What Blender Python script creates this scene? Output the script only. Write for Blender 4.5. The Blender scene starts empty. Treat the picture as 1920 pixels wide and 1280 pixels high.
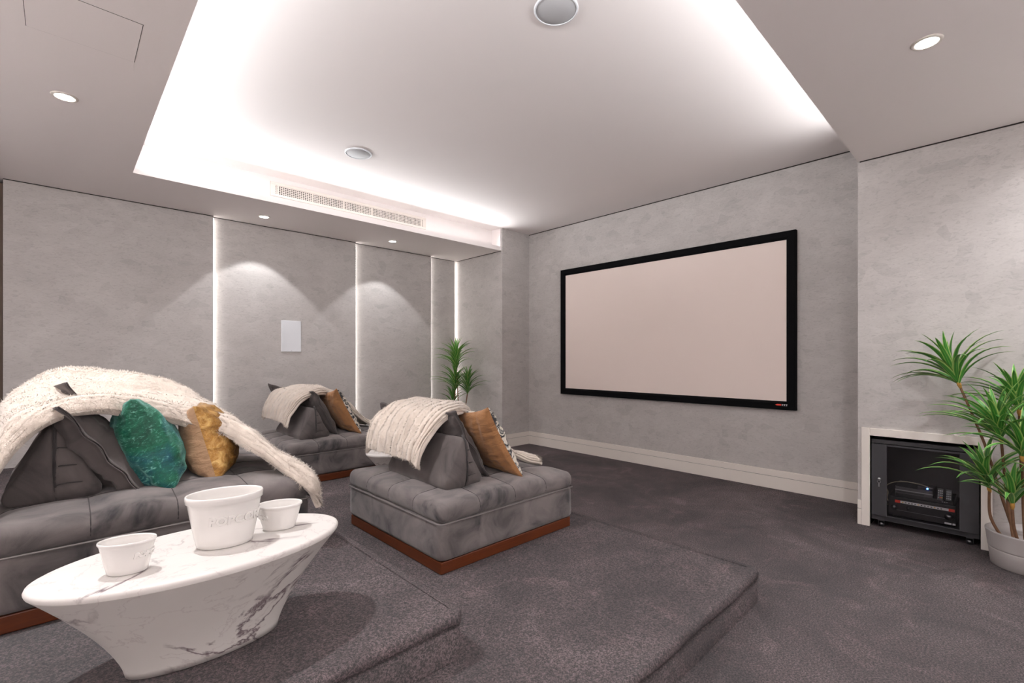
import bpy, bmesh, math, random
from mathutils import Vector, Matrix, noise
random.seed(7)
S = bpy.context.scene
COL = S.collection
R = math.radians
PI = math.pi

# ---------------------------------------------------------------- camera, world, light levels
cam_d = bpy.data.cameras.new('camera'); cam = bpy.data.objects.new('camera', cam_d); COL.objects.link(cam)
cam_d.sensor_width = 36; cam_d.lens = 882.5 / 1920 * 36; cam_d.shift_y = 30 / 1920
cam_d.clip_start = 0.02
cam.location = (0, 0, 1.30); cam.rotation_euler = (PI / 2, 0, R(46.35) - PI / 2)
S.camera = cam
w = bpy.data.worlds.new('world'); S.world = w; w.use_nodes = True
w.node_tree.nodes['Background'].inputs[0].default_value = (0.0, 0.0, 0.0, 1)
S.view_settings.view_transform = 'Standard'; S.view_settings.look = 'None'
S.view_settings.gamma = 1; S.view_settings.use_curve_mapping = False
S.view_settings.exposure = 0.42

COVE = (0.97, 0.985, 1.0)
def area(name, loc, sx, sy, power, col=COVE, rot=(PI, 0, 0), spread=PI):
    d = bpy.data.lights.new(name, 'AREA'); d.shape = 'RECTANGLE'; d.size = sx; d.size_y = sy
    d.energy = power; d.color = col; d.spread = spread
    o = bpy.data.objects.new(name, d); COL.objects.link(o); o.location = loc; o.rotation_euler = rot
    return o
# LED tape in angled profiles in the three cove channels of the ceiling tray, aimed up and across the ceiling
TILT, SPR = R(76), R(120)
area('cove_led_back', (2.40, 5.07, 2.915), 4.2, 0.03, 18, rot=(PI + TILT, 0, 0), spread=SPR)
area('cove_led_left', (0.35, 2.90, 2.915), 0.03, 4.2, 11.5, rot=(PI, TILT, 0), spread=SPR)
area('cove_led_right', (2.40, 0.73, 2.915), 4.1, 0.03, 10.5, rot=(PI - TILT, 0, 0), spread=SPR)

# ---------------------------------------------------------------- material helpers
def new_mat(name):
    m = bpy.data.materials.new(name); m.use_nodes = True
    nt = m.node_tree; return m, nt, nt.nodes['Principled BSDF']
def N(nt, t, **kw):
    n = nt.nodes.new(t)
    for k, v in kw.items():
        if k.startswith('i_'): n.inputs[int(k[2:])].default_value = v
        else: setattr(n, k, v)
    return n
def c4(c): return (c[0], c[1], c[2], 1)
def srgb(r, g, b):
    f = lambda v: (v / 255 / 12.92) if v / 255 <= 0.04045 else ((v / 255 + 0.055) / 1.055) ** 2.4
    return (f(r), f(g), f(b))
def plain(name, col, rough=0.6, metal=0, **kw):
    m, nt, b = new_mat(name)
    tc = N(nt, 'ShaderNodeTexCoord'); nz = N(nt, 'ShaderNodeTexNoise'); nz.inputs['Scale'].default_value = kw.get('scale', 9)
    nz.inputs['Detail'].default_value = 4
    nt.links.new(tc.outputs['Object'], nz.inputs['Vector'])
    rp = N(nt, 'ShaderNodeMapRange'); v = kw.get('var', 0.04)
    rp.inputs[3].default_value = 1 - v; rp.inputs[4].default_value = 1 + v
    nt.links.new(nz.outputs[0], rp.inputs[0])
    mx = N(nt, 'ShaderNodeVectorMath', operation='SCALE'); mx.inputs[0].default_value = col
    nt.links.new(rp.outputs[0], mx.inputs['Scale']); nt.links.new(mx.outputs[0], b.inputs['Base Color'])
    b.inputs['Roughness'].default_value = rough; b.inputs['Metallic'].default_value = metal
    if 'coat' in kw: b.inputs['Coat Weight'].default_value = kw['coat']
    if 'spec' in kw: b.inputs['Specular IOR Level'].default_value = kw['spec']
    return m
def emit(name, col, s):
    m, nt, b = new_mat(name); b.inputs['Base Color'].default_value = c4(col)
    b.inputs['Emission Color'].default_value = c4(col); b.inputs['Emission Strength'].default_value = s
    return m
def ramp(nt, stops):
    r = N(nt, 'ShaderNodeValToRGB'); e = r.color_ramp.elements
    while len(e) < len(stops): e.new(0.5)
    for i, (p, c) in enumerate(stops):
        e[i].position = p; e[i].color = c4(c) if not isinstance(c, float) else (c, c, c, 1)
    return r
def mixc(nt, fac, a, b, blend='MIX'):
    m = N(nt, 'ShaderNodeMix', data_type='RGBA', blend_type=blend)
    for sock, v in ((m.inputs[0], fac), (m.inputs[6], a), (m.inputs[7], b)):
        if hasattr(v, 'is_linked'): nt.links.new(v, sock)
        else: sock.default_value = v if not isinstance(v, tuple) else c4(v)
    return m.outputs[2]
def tnoise(nt, vec, scale, detail=4, rough=0.5, dist=0.0, stretch=None):
    if stretch:
        mp = N(nt, 'ShaderNodeMapping'); mp.inputs['Scale'].default_value = stretch
        nt.links.new(vec, mp.inputs[0]); vec = mp.outputs[0]
    n = N(nt, 'ShaderNodeTexNoise'); n.inputs['Scale'].default_value = scale; n.inputs['Detail'].default_value = detail
    n.inputs['Roughness'].default_value = rough; n.inputs['Distortion'].default_value = dist
    nt.links.new(vec, n.inputs['Vector']); return n.outputs[0]
def bump(nt, b, h, s, d):
    bp = N(nt, 'ShaderNodeBump'); bp.inputs['Strength'].default_value = s; bp.inputs['Distance'].default_value = d
    nt.links.new(h, bp.inputs['Height']); nt.links.new(bp.outputs[0], b.inputs['Normal'])

def mat_plaster():
    m, nt, b = new_mat('venetian_plaster'); tc = N(nt, 'ShaderNodeTexCoord'); v = tc.outputs['Object']
    dn = N(nt, 'ShaderNodeTexNoise'); dn.inputs['Scale'].default_value = 5; nt.links.new(v, dn.inputs['Vector'])
    off = N(nt, 'ShaderNodeVectorMath', operation='MULTIPLY_ADD'); off.inputs[1].default_value = (.22, .22, .12)
    nt.links.new(dn.outputs['Color'], off.inputs[0]); nt.links.new(v, off.inputs[2])
    mp = N(nt, 'ShaderNodeMapping'); mp.inputs['Scale'].default_value = (1, 1, 1.7); nt.links.new(off.outputs[0], mp.inputs[0])
    vo = N(nt, 'ShaderNodeTexVoronoi'); vo.inputs['Scale'].default_value = 9; nt.links.new(mp.outputs[0], vo.inputs['Vector'])
    sep = N(nt, 'ShaderNodeSeparateColor'); nt.links.new(vo.outputs['Color'], sep.inputs[0])
    n1 = tnoise(nt, v, 2.2, 5, .6, .6, (1, 1, 1.6)); n2 = tnoise(nt, v, 26, 5, .65, 1.2, (1, 1, 2.4))
    a = mixc(nt, n1, srgb(172, 167, 164), srgb(200, 195, 192))
    r2 = ramp(nt, [(.36, (.80, .795, .79)), (.44, (.97, .97, .97)), (.6, (1.04, 1.04, 1.04))]); nt.links.new(n2, r2.inputs[0])
    a2 = mixc(nt, .7, a, r2.outputs[0], 'MULTIPLY')
    r3 = ramp(nt, [(0, (.80, .80, .80)), (.14, (.95, .95, .95)), (.6, (1, 1, 1)), (1, (1.06, 1.06, 1.06))]); nt.links.new(sep.outputs[0], r3.inputs[0])
    a3 = mixc(nt, .5, a2, r3.outputs[0], 'MULTIPLY')
    nt.links.new(a3, b.inputs['Base Color']); b.inputs['Roughness'].default_value = .55; b.inputs['Specular IOR Level'].default_value = .35
    bump(nt, b, n2, .12, .004)
    return m
def mat_carpet():
    m, nt, b = new_mat('carpet_pile'); tc = N(nt, 'ShaderNodeTexCoord'); v = tc.outputs['Object']
    big = tnoise(nt, v, 1.5, 4, .6, .8); mid = tnoise(nt, v, 7, 5, .65, .5)
    fine = tnoise(nt, v, 120, 5, .95); fine2 = tnoise(nt, v, 620, 1, .5)
    r1 = ramp(nt, [(.34, srgb(76, 62, 63)), (.52, srgb(97, 81, 82)), (.7, srgb(119, 102, 103))]); nt.links.new(big, r1.inputs[0])
    r2 = ramp(nt, [(.3, (.72, .72, .73)), (.5, (1, 1, 1)), (.7, (1.25, 1.23, 1.22))]); nt.links.new(mid, r2.inputs[0])
    a = mixc(nt, .7, r1.outputs[0], r2.outputs[0], 'MULTIPLY')
    r3 = ramp(nt, [(.43, (.10, .10, .11)), (.5, (.85, .85, .85)), (.57, (2.7, 2.68, 2.72))]); nt.links.new(fine, r3.inputs[0])
    r4 = ramp(nt, [(.57, (1, 1, 1)), (.66, (1.5, 1.46, 1.45))]); nt.links.new(tnoise(nt, v, 3.2, 6, .6, 1.2), r4.inputs[0])
    a = mixc(nt, 1.0, a, r4.outputs[0], 'MULTIPLY')
    a2 = mixc(nt, .95, a, r3.outputs[0], 'MULTIPLY')
    nt.links.new(a2, b.inputs['Base Color']); b.inputs['Roughness'].default_value = 1; b.inputs['Specular IOR Level'].default_value = .05
    b.inputs['Sheen Weight'].default_value = .25; b.inputs['Sheen Roughness'].default_value = .6
    ad = N(nt, 'ShaderNodeMath', operation='ADD'); nt.links.new(fine, ad.inputs[0]); nt.links.new(fine2, ad.inputs[1])
    bump(nt, b, ad.outputs[0], 1.0, .012)
    return m
def mat_velvet(name, dark, lite, sheen=.5, scale=5.5):
    m, nt, b = new_mat(name); tc = N(nt, 'ShaderNodeTexCoord'); v = tc.outputs['Object']
    n1 = tnoise(nt, v, scale, 5, .58, .9); n2 = tnoise(nt, v, 420, 2, .6)
    r = ramp(nt, [(.30, dark), (.46, tuple(.4 * x + .6 * y for x, y in zip(dark, lite))), (.66, lite)]); nt.links.new(n1, r.inputs[0])
    nt.links.new(r.outputs[0], b.inputs['Base Color']); b.inputs['Roughness'].default_value = .85
    b.inputs['Specular IOR Level'].default_value = .15
    b.inputs['Sheen Weight'].default_value = sheen * .6; b.inputs['Sheen Roughness'].default_value = .5
    b.inputs['Sheen Tint'].default_value = c4((.9, .85, .84))
    bump(nt, b, n2, .15, .002)
    return m
def mat_cloth(name, col, wr=.25):
    m, nt, b = new_mat(name); tc = N(nt, 'ShaderNodeTexCoord'); v = tc.outputs['Object']
    n1 = tnoise(nt, v, 14, 4, .6, .8, (.6, 2.4, 1)); n2 = tnoise(nt, v, 600, 1)
    a = mixc(nt, n1, tuple(.85 * c for c in col), tuple(1.15 * c for c in col))
    nt.links.new(a, b.inputs['Base Color']); b.inputs['Roughness'].default_value = .75; b.inputs['Specular IOR Level'].default_value = .25
    b.inputs['Sheen Weight'].default_value = .15
    bump(nt, b, n1, wr, .02)
    return m
def mat_crushed(name):
    m, nt, b = new_mat(name); tc = N(nt, 'ShaderNodeTexCoord'); v = tc.outputs['Object']
    n1 = tnoise(nt, v, 5, 4, .6, .6); n2 = tnoise(nt, v, 26, 6, .72, 1.6, (.55, 1.9, 1)); n3 = tnoise(nt, v, 120, 3, .7, .5)
    r = ramp(nt, [(.32, srgb(2, 58, 44)), (.5, srgb(6, 100, 72)), (.64, srgb(8, 84, 98))]); nt.links.new(n1, r.inputs[0])
    r2 = ramp(nt, [(.3, (.45, .5, .5)), (.52, (1, 1, 1)), (.62, (1.25, 1.2, 1.2))]); nt.links.new(n2, r2.inputs[0])
    a = mixc(nt, .8, r.outputs[0], r2.outputs[0], 'MULTIPLY')
    r3 = ramp(nt, [(.58, (0, 0, 0)), (.67, (1, 1, 1))]); mlt = N(nt, 'ShaderNodeMath', operation='MULTIPLY_ADD'); mlt.inputs[1].default_value = .25
    nt.links.new(n3, mlt.inputs[0]); mu = N(nt, 'ShaderNodeMath', operation='MULTIPLY'); mu.inputs[1].default_value = .82
    nt.links.new(n2, mu.inputs[0]); nt.links.new(mu.outputs[0], mlt.inputs[2]); nt.links.new(mlt.outputs[0], r3.inputs[0])
    f = N(nt, 'ShaderNodeMath', operation='MULTIPLY'); f.inputs[1].default_value = .5; nt.links.new(r3.outputs[0], f.inputs[0])
    a2 = mixc(nt, f.outputs[0], a, srgb(150, 214, 196))
    nt.links.new(a2, b.inputs['Base Color']); b.inputs['Roughness'].default_value = .45
    b.inputs['Sheen Weight'].default_value = .7; b.inputs['Sheen Roughness'].default_value = .3; b.inputs['Sheen Tint'].default_value = c4((.5, 1, .9))
    bump(nt, b, n2, .5, .012)
    return m
def mat_foil(name):
    m, nt, b = new_mat(name); tc = N(nt, 'ShaderNodeTexCoord'); v = tc.outputs['Object']
    n1 = tnoise(nt, v, 16, 6, .7, 1.0); n2 = tnoise(nt, v, 140, 3, .7)
    r = ramp(nt, [(.3, srgb(128, 88, 44)), (.5, srgb(176, 130, 68)), (.68, srgb(220, 182, 116))]); nt.links.new(n1, r.inputs[0])
    nt.links.new(r.outputs[0], b.inputs['Base Color'])
    r2 = ramp(nt, [(.42, (.15, .15, .15)), (.6, (.85, .85, .85))]); nt.links.new(n2, r2.inputs[0]); nt.links.new(r2.outputs[0], b.inputs['Metallic'])
    b.inputs['Roughness'].default_value = .38; bump(nt, b, n1, .6, .015)
    return m
def mat_ikat(name):
    m, nt, b = new_mat(name); tc = N(nt, 'ShaderNodeTexCoord'); v = tc.outputs['Object']
    n0 = tnoise(nt, v, 30, 3, .6)
    wv = N(nt, 'ShaderNodeTexNoise'); wv.inputs['Scale'].default_value = 11; wv.inputs['Detail'].default_value = 2; wv.inputs['Distortion'].default_value = 2.2
    nt.links.new(v, wv.inputs['Vector'])
    r = ramp(nt, [(0, srgb(206, 198, 184)), (.47, srgb(206, 198, 184)), (.475, srgb(140, 138, 132)), (.53, srgb(150, 148, 142)), (.535, srgb(58, 58, 60)), (.62, srgb(50, 50, 54)), (.625, srgb(210, 202, 190))])
    nt.links.new(wv.outputs[0], r.inputs[0]); nt.links.new(r.outputs[0], b.inputs['Base Color']); b.inputs['Roughness'].default_value = .8
    return m
def mat_marble():
    m, nt, b = new_mat('white_marble'); tc = N(nt, 'ShaderNodeTexCoord'); v = tc.outputs['Object']
    def vein(scale, dist, width, detail=6):
        n = tnoise(nt, v, scale, detail, .58, dist, (1, 1.2, 1.6))
        s = N(nt, 'ShaderNodeMath', operation='SUBTRACT'); s.inputs[1].default_value = .5; nt.links.new(n, s.inputs[0])
        a = N(nt, 'ShaderNodeMath', operation='ABSOLUTE'); nt.links.new(s.outputs[0], a.inputs[0])
        r = ramp(nt, [(0, 1.0), (width, 0.0)]); nt.links.new(a.outputs[0], r.inputs[0]); return r.outputs[0]
    v1 = vein(2.6, .55, .024, 9); v2 = vein(4.5, .4, .010, 8)
    msk = ramp(nt, [(.46, 0.0), (.54, 1.0)]); nt.links.new(tnoise(nt, v, 3.6, 2), msk.inputs[0])
    p = N(nt, 'ShaderNodeMath', operation='MULTIPLY'); nt.links.new(v1, p.inputs[0]); nt.links.new(msk.outputs[0], p.inputs[1])
    c0 = mixc(nt, tnoise(nt, v, 4, 3), srgb(206, 200, 195), srgb(218, 213, 209))
    c1 = mixc(nt, p.outputs[0], c0, srgb(104, 86, 92))
    q = N(nt, 'ShaderNodeMath', operation='MULTIPLY'); nt.links.new(v2, q.inputs[0]); q.inputs[1].default_value = .35
    c2 = mixc(nt, q.outputs[0], c1, srgb(165, 148, 150))
    nt.links.new(c2, b.inputs['Base Color']); b.inputs['Roughness'].default_value = .5; b.inputs['Specular IOR Level'].default_value = .3
    return m
def mat_wood():
    m, nt, b = new_mat('stained_wood'); tc = N(nt, 'ShaderNodeTexCoord'); v = tc.outputs['Object']
    n = tnoise(nt, v, 12, 6, .6, .5, (1, 1, 9)); a = mixc(nt, n, srgb(66, 28, 10), srgb(112, 54, 22))
    nt.links.new(a, b.inputs['Base Color']); b.inputs['Roughness'].default_value = .4; return m
def mat_leaf():
    m, nt, b = new_mat('leaf_green'); tc = N(nt, 'ShaderNodeTexCoord')
    sp = N(nt, 'ShaderNodeSeparateXYZ'); nt.links.new(tc.outputs['UV'], sp.inputs[0])
    ab = N(nt, 'ShaderNodeMath', operation='ABSOLUTE'); nt.links.new(sp.outputs[0], ab.inputs[0])
    r = ramp(nt, [(0, srgb(112, 170, 76)), (.2, srgb(58, 124, 50)), (.6, srgb(70, 138, 58)), (.9, srgb(168, 190, 108))])
    sc = N(nt, 'ShaderNodeMath', operation='MULTIPLY'); sc.inputs[1].default_value = 1; nt.links.new(ab.outputs[0], sc.inputs[0]); nt.links.new(sc.outputs[0], r.inputs[0])
    oi = N(nt, 'ShaderNodeObjectInfo'); hs = N(nt, 'ShaderNodeHueSaturation')
    mr = N(nt, 'ShaderNodeMapRange'); mr.inputs[3].default_value = .75; mr.inputs[4].default_value = 1.3
    nt.links.new(oi.outputs['Random'], mr.inputs[0]); nt.links.new(mr.outputs[0], hs.inputs['Value']); nt.links.new(r.outputs[0], hs.inputs['Color'])
    nt.links.new(hs.outputs[0], b.inputs['Base Color']); b.inputs['Roughness'].default_value = .45
    return m
def mat_smoked_glass():
    m, nt, b = new_mat('smoked_glass'); out = nt.nodes['Material Output']
    tr = N(nt, 'ShaderNodeBsdfTransparent'); tr.inputs[0].default_value = (.96, .96, .965, 1)
    gl = N(nt, 'ShaderNodeBsdfGlossy'); gl.inputs['Roughness'].default_value = .03
    fr = N(nt, 'ShaderNodeFresnel'); fr.inputs[0].default_value = 1.4
    mx = N(nt, 'ShaderNodeMixShader'); nt.links.new(fr.outputs[0], mx.inputs[0]); nt.links.new(tr.outputs[0], mx.inputs[1]); nt.links.new(gl.outputs[0], mx.inputs[2])
    nt.links.new(mx.outputs[0], out.inputs[0]); return m
def mat_fur():
    m, nt, b = new_mat('cream_fur'); tc = N(nt, 'ShaderNodeTexCoord'); v = tc.outputs['Object']
    n = tnoise(nt, v, 18, 4, .6); a = mixc(nt, n, srgb(196, 181, 168), srgb(224, 212, 200))
    nt.links.new(a, b.inputs['Base Color']); b.inputs['Roughness'].default_value = .9; b.inputs['Specular IOR Level'].default_value = .1
    b.inputs['Sheen Weight'].default_value = .4
    bump(nt, b, tnoise(nt, v, 160, 3, .7), .5, .008)
    return m

M = dict(
    plaster=mat_plaster(), carpet=mat_carpet(), ceil=plain('ceiling_paint', srgb(240, 233, 231), .8, var=.008, scale=2),
    white=plain('white_gloss_trim', srgb(228, 220, 212), .45, var=.015), gap=plain('dark_shadow_gap', srgb(52, 46, 44), .9),
    velvet=mat_velvet('grey_velvet', srgb(52, 51, 53), srgb(120, 112, 110)), velvet2=mat_velvet('grey_velvet_cushion', srgb(56, 52, 53), srgb(102, 94, 92), .35, 4),
    velvet_dark=mat_velvet('grey_velvet_seam', srgb(44, 41, 42), srgb(64, 60, 60), .3, 8), pipe=plain('grey_piping', srgb(112, 105, 103), .7),
    wood=mat_wood(), tan=mat_cloth('tan_cotton', srgb(158, 112, 72), .45), beige=mat_cloth('beige_cotton', srgb(168, 134, 104), .4),
    gold=mat_foil('gold_foil'), green=mat_crushed('green_crushed_velvet'), ikat=mat_ikat('ikat_print'), fur=mat_fur(), marble=mat_marble(),
    ceramic=plain('white_glazed_ceramic', srgb(226, 222, 218), .18, var=.01, coat=.6),
    black=plain('black_velvet_frame', srgb(14, 14, 16), .85, spec=.1), screen=plain('projection_fabric', srgb(236, 221, 213), .9, var=.01, scale=3),
    rack=plain('black_powder_coat', srgb(58, 57, 60), .5), rackin=plain('lightened_rack_interior', srgb(78, 76, 79), .6),  # rackin: black lifted to grey, light inside the rack put into the colour
    device=plain('black_plastic', srgb(36, 36, 38), .35), metal=plain('brushed_metal', srgb(176, 176, 178), .3, 1), glass=mat_smoked_glass(),
    darkmetal=plain('dark_chrome', srgb(120, 120, 124), .3, 1), red=plain('red_print', srgb(222, 62, 46), .5), label=plain('white_label_print', srgb(214, 212, 214), .5),
    blue=emit('blue_indicator', (.05, .2, 1.0), 14), spk=plain('speaker_cloth', srgb(190, 190, 192), .7), spkw=plain('speaker_white', srgb(226, 228, 232), .5),
    lamp=emit('downlight_lens', (1, .96, .92), 14), led=emit('led_tape', (1, .95, .91), 8), pot=plain('grey_plastic_pot', srgb(178, 172, 170), .55),
    soil=plain('dark_soil', srgb(60, 48, 40), .95, var=.3, scale=60), leaf=mat_leaf(), stem=plain('brown_cane', srgb(122, 88, 64), .8, var=.25, scale=60),
    crown=plain('ochre_crown', srgb(196, 146, 70), .7), cable=plain('grey_cable', srgb(170, 160, 140), .5), brown=plain('dark_brown_timber', srgb(88, 72, 60), .6, var=.15),
    hole=plain('vent_dark', srgb(44, 36, 33), .9), button=plain('grey_buttons', srgb(170, 170, 172), .5), yellow=plain('yellow_button', srgb(222, 170, 60), .5))

# ---------------------------------------------------------------- object helpers
def link(name, me, mat, parent=None, smooth=False):
    o = bpy.data.objects.new(name, me); COL.objects.link(o)
    if mat is not None: me.materials.append(M[mat] if isinstance(mat, str) else mat)
    if smooth:
        for p in me.polygons: p.use_smooth = True
    if parent is not None: o.parent = parent
    return o
def from_bm(name, bm, mat, parent=None, smooth=False):
    me = bpy.data.meshes.new(name); bmesh.ops.recalc_face_normals(bm, faces=bm.faces[:]); bm.to_mesh(me); bm.free()
    return link(name, me, mat, parent, smooth)
def from_py(name, vs, fs, mat, parent=None, smooth=True):
    bm = bmesh.new(); bv = [bm.verts.new(v) for v in vs]
    for f in fs:
        try: bm.faces.new([bv[i] for i in f])
        except ValueError: pass
    return from_bm(name, bm, mat, parent, smooth)
def add_box(bm, x0, x1, y0, y1, z0, z1, bev=0):
    r = bmesh.ops.create_cube(bm, size=1); vs = r['verts']
    for v in vs:
        v.co = Vector(((x0 + x1) / 2 + v.co.x * (x1 - x0), (y0 + y1) / 2 + v.co.y * (y1 - y0), (z0 + z1) / 2 + v.co.z * (z1 - z0)))
    if bev:
        es = list({e for v in vs for e in v.link_edges}); bmesh.ops.bevel(bm, geom=es, offset=bev, segments=2, affect='EDGES', profile=.5)
def box(name, b, mat, parent=None, bev=0):
    bm = bmesh.new(); add_box(bm, *b, bev); return from_bm(name, bm, mat, parent)
def tag(o, label, cat, group=None, kind=None):
    o['label'] = label; o['category'] = cat
    if group: o['group'] = group
    if kind: o['kind'] = kind
    return o
def struct(o, label, cat): return tag(o, label, cat, None, 'structure')
def thing(name, label, cat, loc=(0, 0, 0), rot=(0, 0, 0), group=None):
    o = bpy.data.objects.new(name, None); COL.objects.link(o); o.location = loc; o.rotation_euler = rot; o.empty_display_size = .1
    return tag(o, label, cat, group)
def tube(name, pts, rad, mat, parent=None, seg=8, closed=False, rads=None):
    vs, fs = [], []; n = len(pts); P = [Vector(p) for p in pts]
    up = None
    for i in range(n):
        t = (P[(i + 1) % n] - P[i - 1]) if closed else (P[min(i + 1, n - 1)] - P[max(i - 1, 0)])
        t.normalize()
        if up is None: up = t.orthogonal().normalized()
        up = (up - t * up.dot(t)); up = up.normalized() if up.length > 1e-6 else t.orthogonal().normalized()
        s = t.cross(up); r = rads[i] if rads else rad
        for k in range(seg):
            a = 2 * PI * k / seg; vs.append(P[i] + (up * math.cos(a) + s * math.sin(a)) * r)
    m = n if closed else n - 1
    for i in range(m):
        for k in range(seg):
            j = (i + 1) % n; fs.append((i * seg + k, i * seg + (k + 1) % seg, j * seg + (k + 1) % seg, j * seg + k))
    if not closed: fs += [tuple(range(seg - 1, -1, -1)), tuple(range((n - 1) * seg, n * seg))]
    return from_py(name, vs, fs, mat, parent)
def lathe(name, prof, mat, parent=None, seg=32, ex=1, ey=1, loc=(0, 0, 0), ring=False):
    """prof: list of (r, z). ex, ey: oval factors"""
    vs, fs = [], []; n = len(prof)
    for (r, z) in prof:
        for k in range(seg):
            a = 2 * PI * k / seg; vs.append((loc[0] + r * ex * math.cos(a), loc[1] + r * ey * math.sin(a), loc[2] + z))
    for i in range(n if ring else n - 1):
        j = (i + 1) % n
        for k in range(seg): fs.append((i * seg + k, i * seg + (k + 1) % seg, j * seg + (k + 1) % seg, j * seg + k))
    if not ring: fs += [tuple(range(seg - 1, -1, -1)), tuple(range((n - 1) * seg, n * seg))]
    return from_py(name, vs, fs, mat, parent)
def catmull(P, n):
    """interpolate a list of Vectors to n points"""
    out = []; m = len(P) - 1
    for i in range(n):
        t = i / (n - 1) * m; k = min(int(t), m - 1); f = t - k
        p0, p1, p2, p3 = P[max(k - 1, 0)], P[k], P[k + 1], P[min(k + 2, m)]
        out.append(.5 * ((2 * p1) + (p2 - p0) * f + (2 * p0 - 5 * p1 + 4 * p2 - p3) * f * f + (3 * p1 - p0 - 3 * p2 + p3) * f ** 3))
    return out
def rounded_box_bm(hx, hy, hz, r, nx, ny, nz, fn=None):
    """closed rounded box centred at the origin, subdivided; fn(v) moves each vertex"""
    bm = bmesh.new(); V = {}
    def vert(p):
        k = tuple(round(c, 5) for c in p)
        if k not in V:
            q = Vector(p); c = Vector((max(-hx + r, min(hx - r, q.x)), max(-hy + r, min(hy - r, q.y)), max(-hz + r, min(hz - r, q.z))))
            d = q - c
            if d.length > 1e-7: q = c + d.normalized() * r * min(1, max(abs(d.x), abs(d.y), abs(d.z)) / r)
            if fn: q = fn(q)
            V[k] = bm.verts.new(q)
        return V[k]
    def face(ax, s):
        h = (hx, hy, hz); n = (nx, ny, nz); a, b = [i for i in range(3) if i != ax]
        for i in range(n[a]):
            for j in range(n[b]):
                q = []
                for di, dj in ((0, 0), (1, 0), (1, 1), (0, 1)):
                    p = [0, 0, 0]; p[ax] = s * h[ax]; p[a] = -h[a] + 2 * h[a] * (i + di) / n[a]; p[b] = -h[b] + 2 * h[b] * (j + dj) / n[b]; q.append(vert(p))
                try: bm.faces.new(q)
                except ValueError: pass
    for ax in range(3):
        for s in (-1, 1): face(ax, s)
    return bm

# ---------------------------------------------------------------- the room
ZS, ZT = 2.835, 3.155          # soffit and tray heights
XS, XR, YC = 5.115, 4.52, .80  # screen wall, nearer right-hand wall, its corner
X0, Y0, Y1 = -1.7, -1.5, 6.30
P1, P2 = .175, .35             # carpeted tiers
struct(box('floor', (X0, XS + .1, Y0, Y1, -.1, 0), 'carpet'), 'dark grey carpet floor in front of the stepped platforms', 'floor')

def platform(name, label, xe, ye, z0, z1, seed):
    """carpeted tier with a soft nosing and a slightly loose carpet seam along its edges"""
    h = z1 - z0; prof = [(-.05, 0), (-.02, -.001), (-.008, -.006), (0, -.018), (.001, -.034), (-.003, -.045), (-.012, -.052), (-.008, -.062), (-.006, -h)]
    root = box(name, (X0, xe - .04, ye + .04, Y1, z0, z1 - .003), 'carpet'); struct(root, label, 'platform')
    path = []
    for i in range(61): path.append((xe, Y1 - .3 - (Y1 - .3 - ye - .06) * i / 60, 0))
    for i in range(1, 9):
        a = PI / 2 * i / 9; path.append((xe - .06 + .06 * math.cos(a), ye + .06 - .06 * math.sin(a), a))
    for i in range(61): path.append((xe - .06 - (xe - .06 - X0) * i / 60, ye, PI / 2))
    vs, fs = [], []
    for k, (x, y, a) in enumerate(path):
        nx, ny = math.cos(a), -math.sin(a)
        for j, (o, dz) in enumerate(prof):
            nz = noise.noise(Vector((x * 5 + seed, y * 5, seed))) * .020 + noise.noise(Vector((x * 16, y * 16, seed + 9))) * .010
            side = 1 if a > .8 else .35
            oo = o + (noise.noise(Vector((x * 9, y * 9, j * .4 + seed))) * .007 * side if j >= 3 else 0) - (.020 * side if j == 6 else 0)
            zz = dz + (nz * side if 4 <= j <= 7 else 0)
            vs.append((x + nx * oo, y + ny * oo, z1 + max(zz, -h)))
    n = len(prof)
    for k in range(len(path) - 1):
        for j in range(n - 1): fs.append((k * n + j, k * n + j + 1, (k + 1) * n + j + 1, (k + 1) * n + j))
    from_py('carpet_nosing', vs, fs, 'carpet', root)
    return root
platform('floor_platform_low', 'lower carpeted platform step with loose seam along its side', 2.715, .90, 0, P1, 3)
platform('floor_platform_high', 'upper carpeted platform step under the marble table', 1.11, 1.405, P1, P2, 11)

# ceiling
struct(box('ceiling', (.2, XS + .1, .60, 5.19, ZT, ZT + .08), 'ceil'), 'white recessed ceiling tray lit along its edges', 'ceiling')
bm = bmesh.new(); add_box(bm, X0, .42, Y0, Y1, ZS, ZS + .06); add_box(bm, X0, .20, Y0, Y1, ZS + .06, ZT + .08)
struct(from_bm('ceiling_soffit_left', bm, 'ceil'), 'lowered white ceiling strip with access hatch at left', 'ceiling')
bm = bmesh.new(); add_box(bm, .42, 4.56, 5.005, Y1, ZS, ZS + .06); add_box(bm, .20, 4.56, 5.19, Y1, ZS + .06, ZT + .08); add_box(bm, 4.54, 4.559, 5.006, 5.19, ZS + .06, ZT)
struct(from_bm('ceiling_soffit_back', bm, 'ceil'), 'lowered white bulkhead above the plaster panels holding the air vent', 'ceiling')
bm = bmesh.new(); add_box(bm, .42, XR + .005, Y0, YC, ZS, ZS + .06); add_box(bm, .20, XR + .005, Y0, .60, ZS + .06, ZT + .08)
struct(from_bm('ceiling_soffit_right', bm, 'ceil'), 'lowered white ceiling strip above the equipment rack', 'ceiling')

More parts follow.
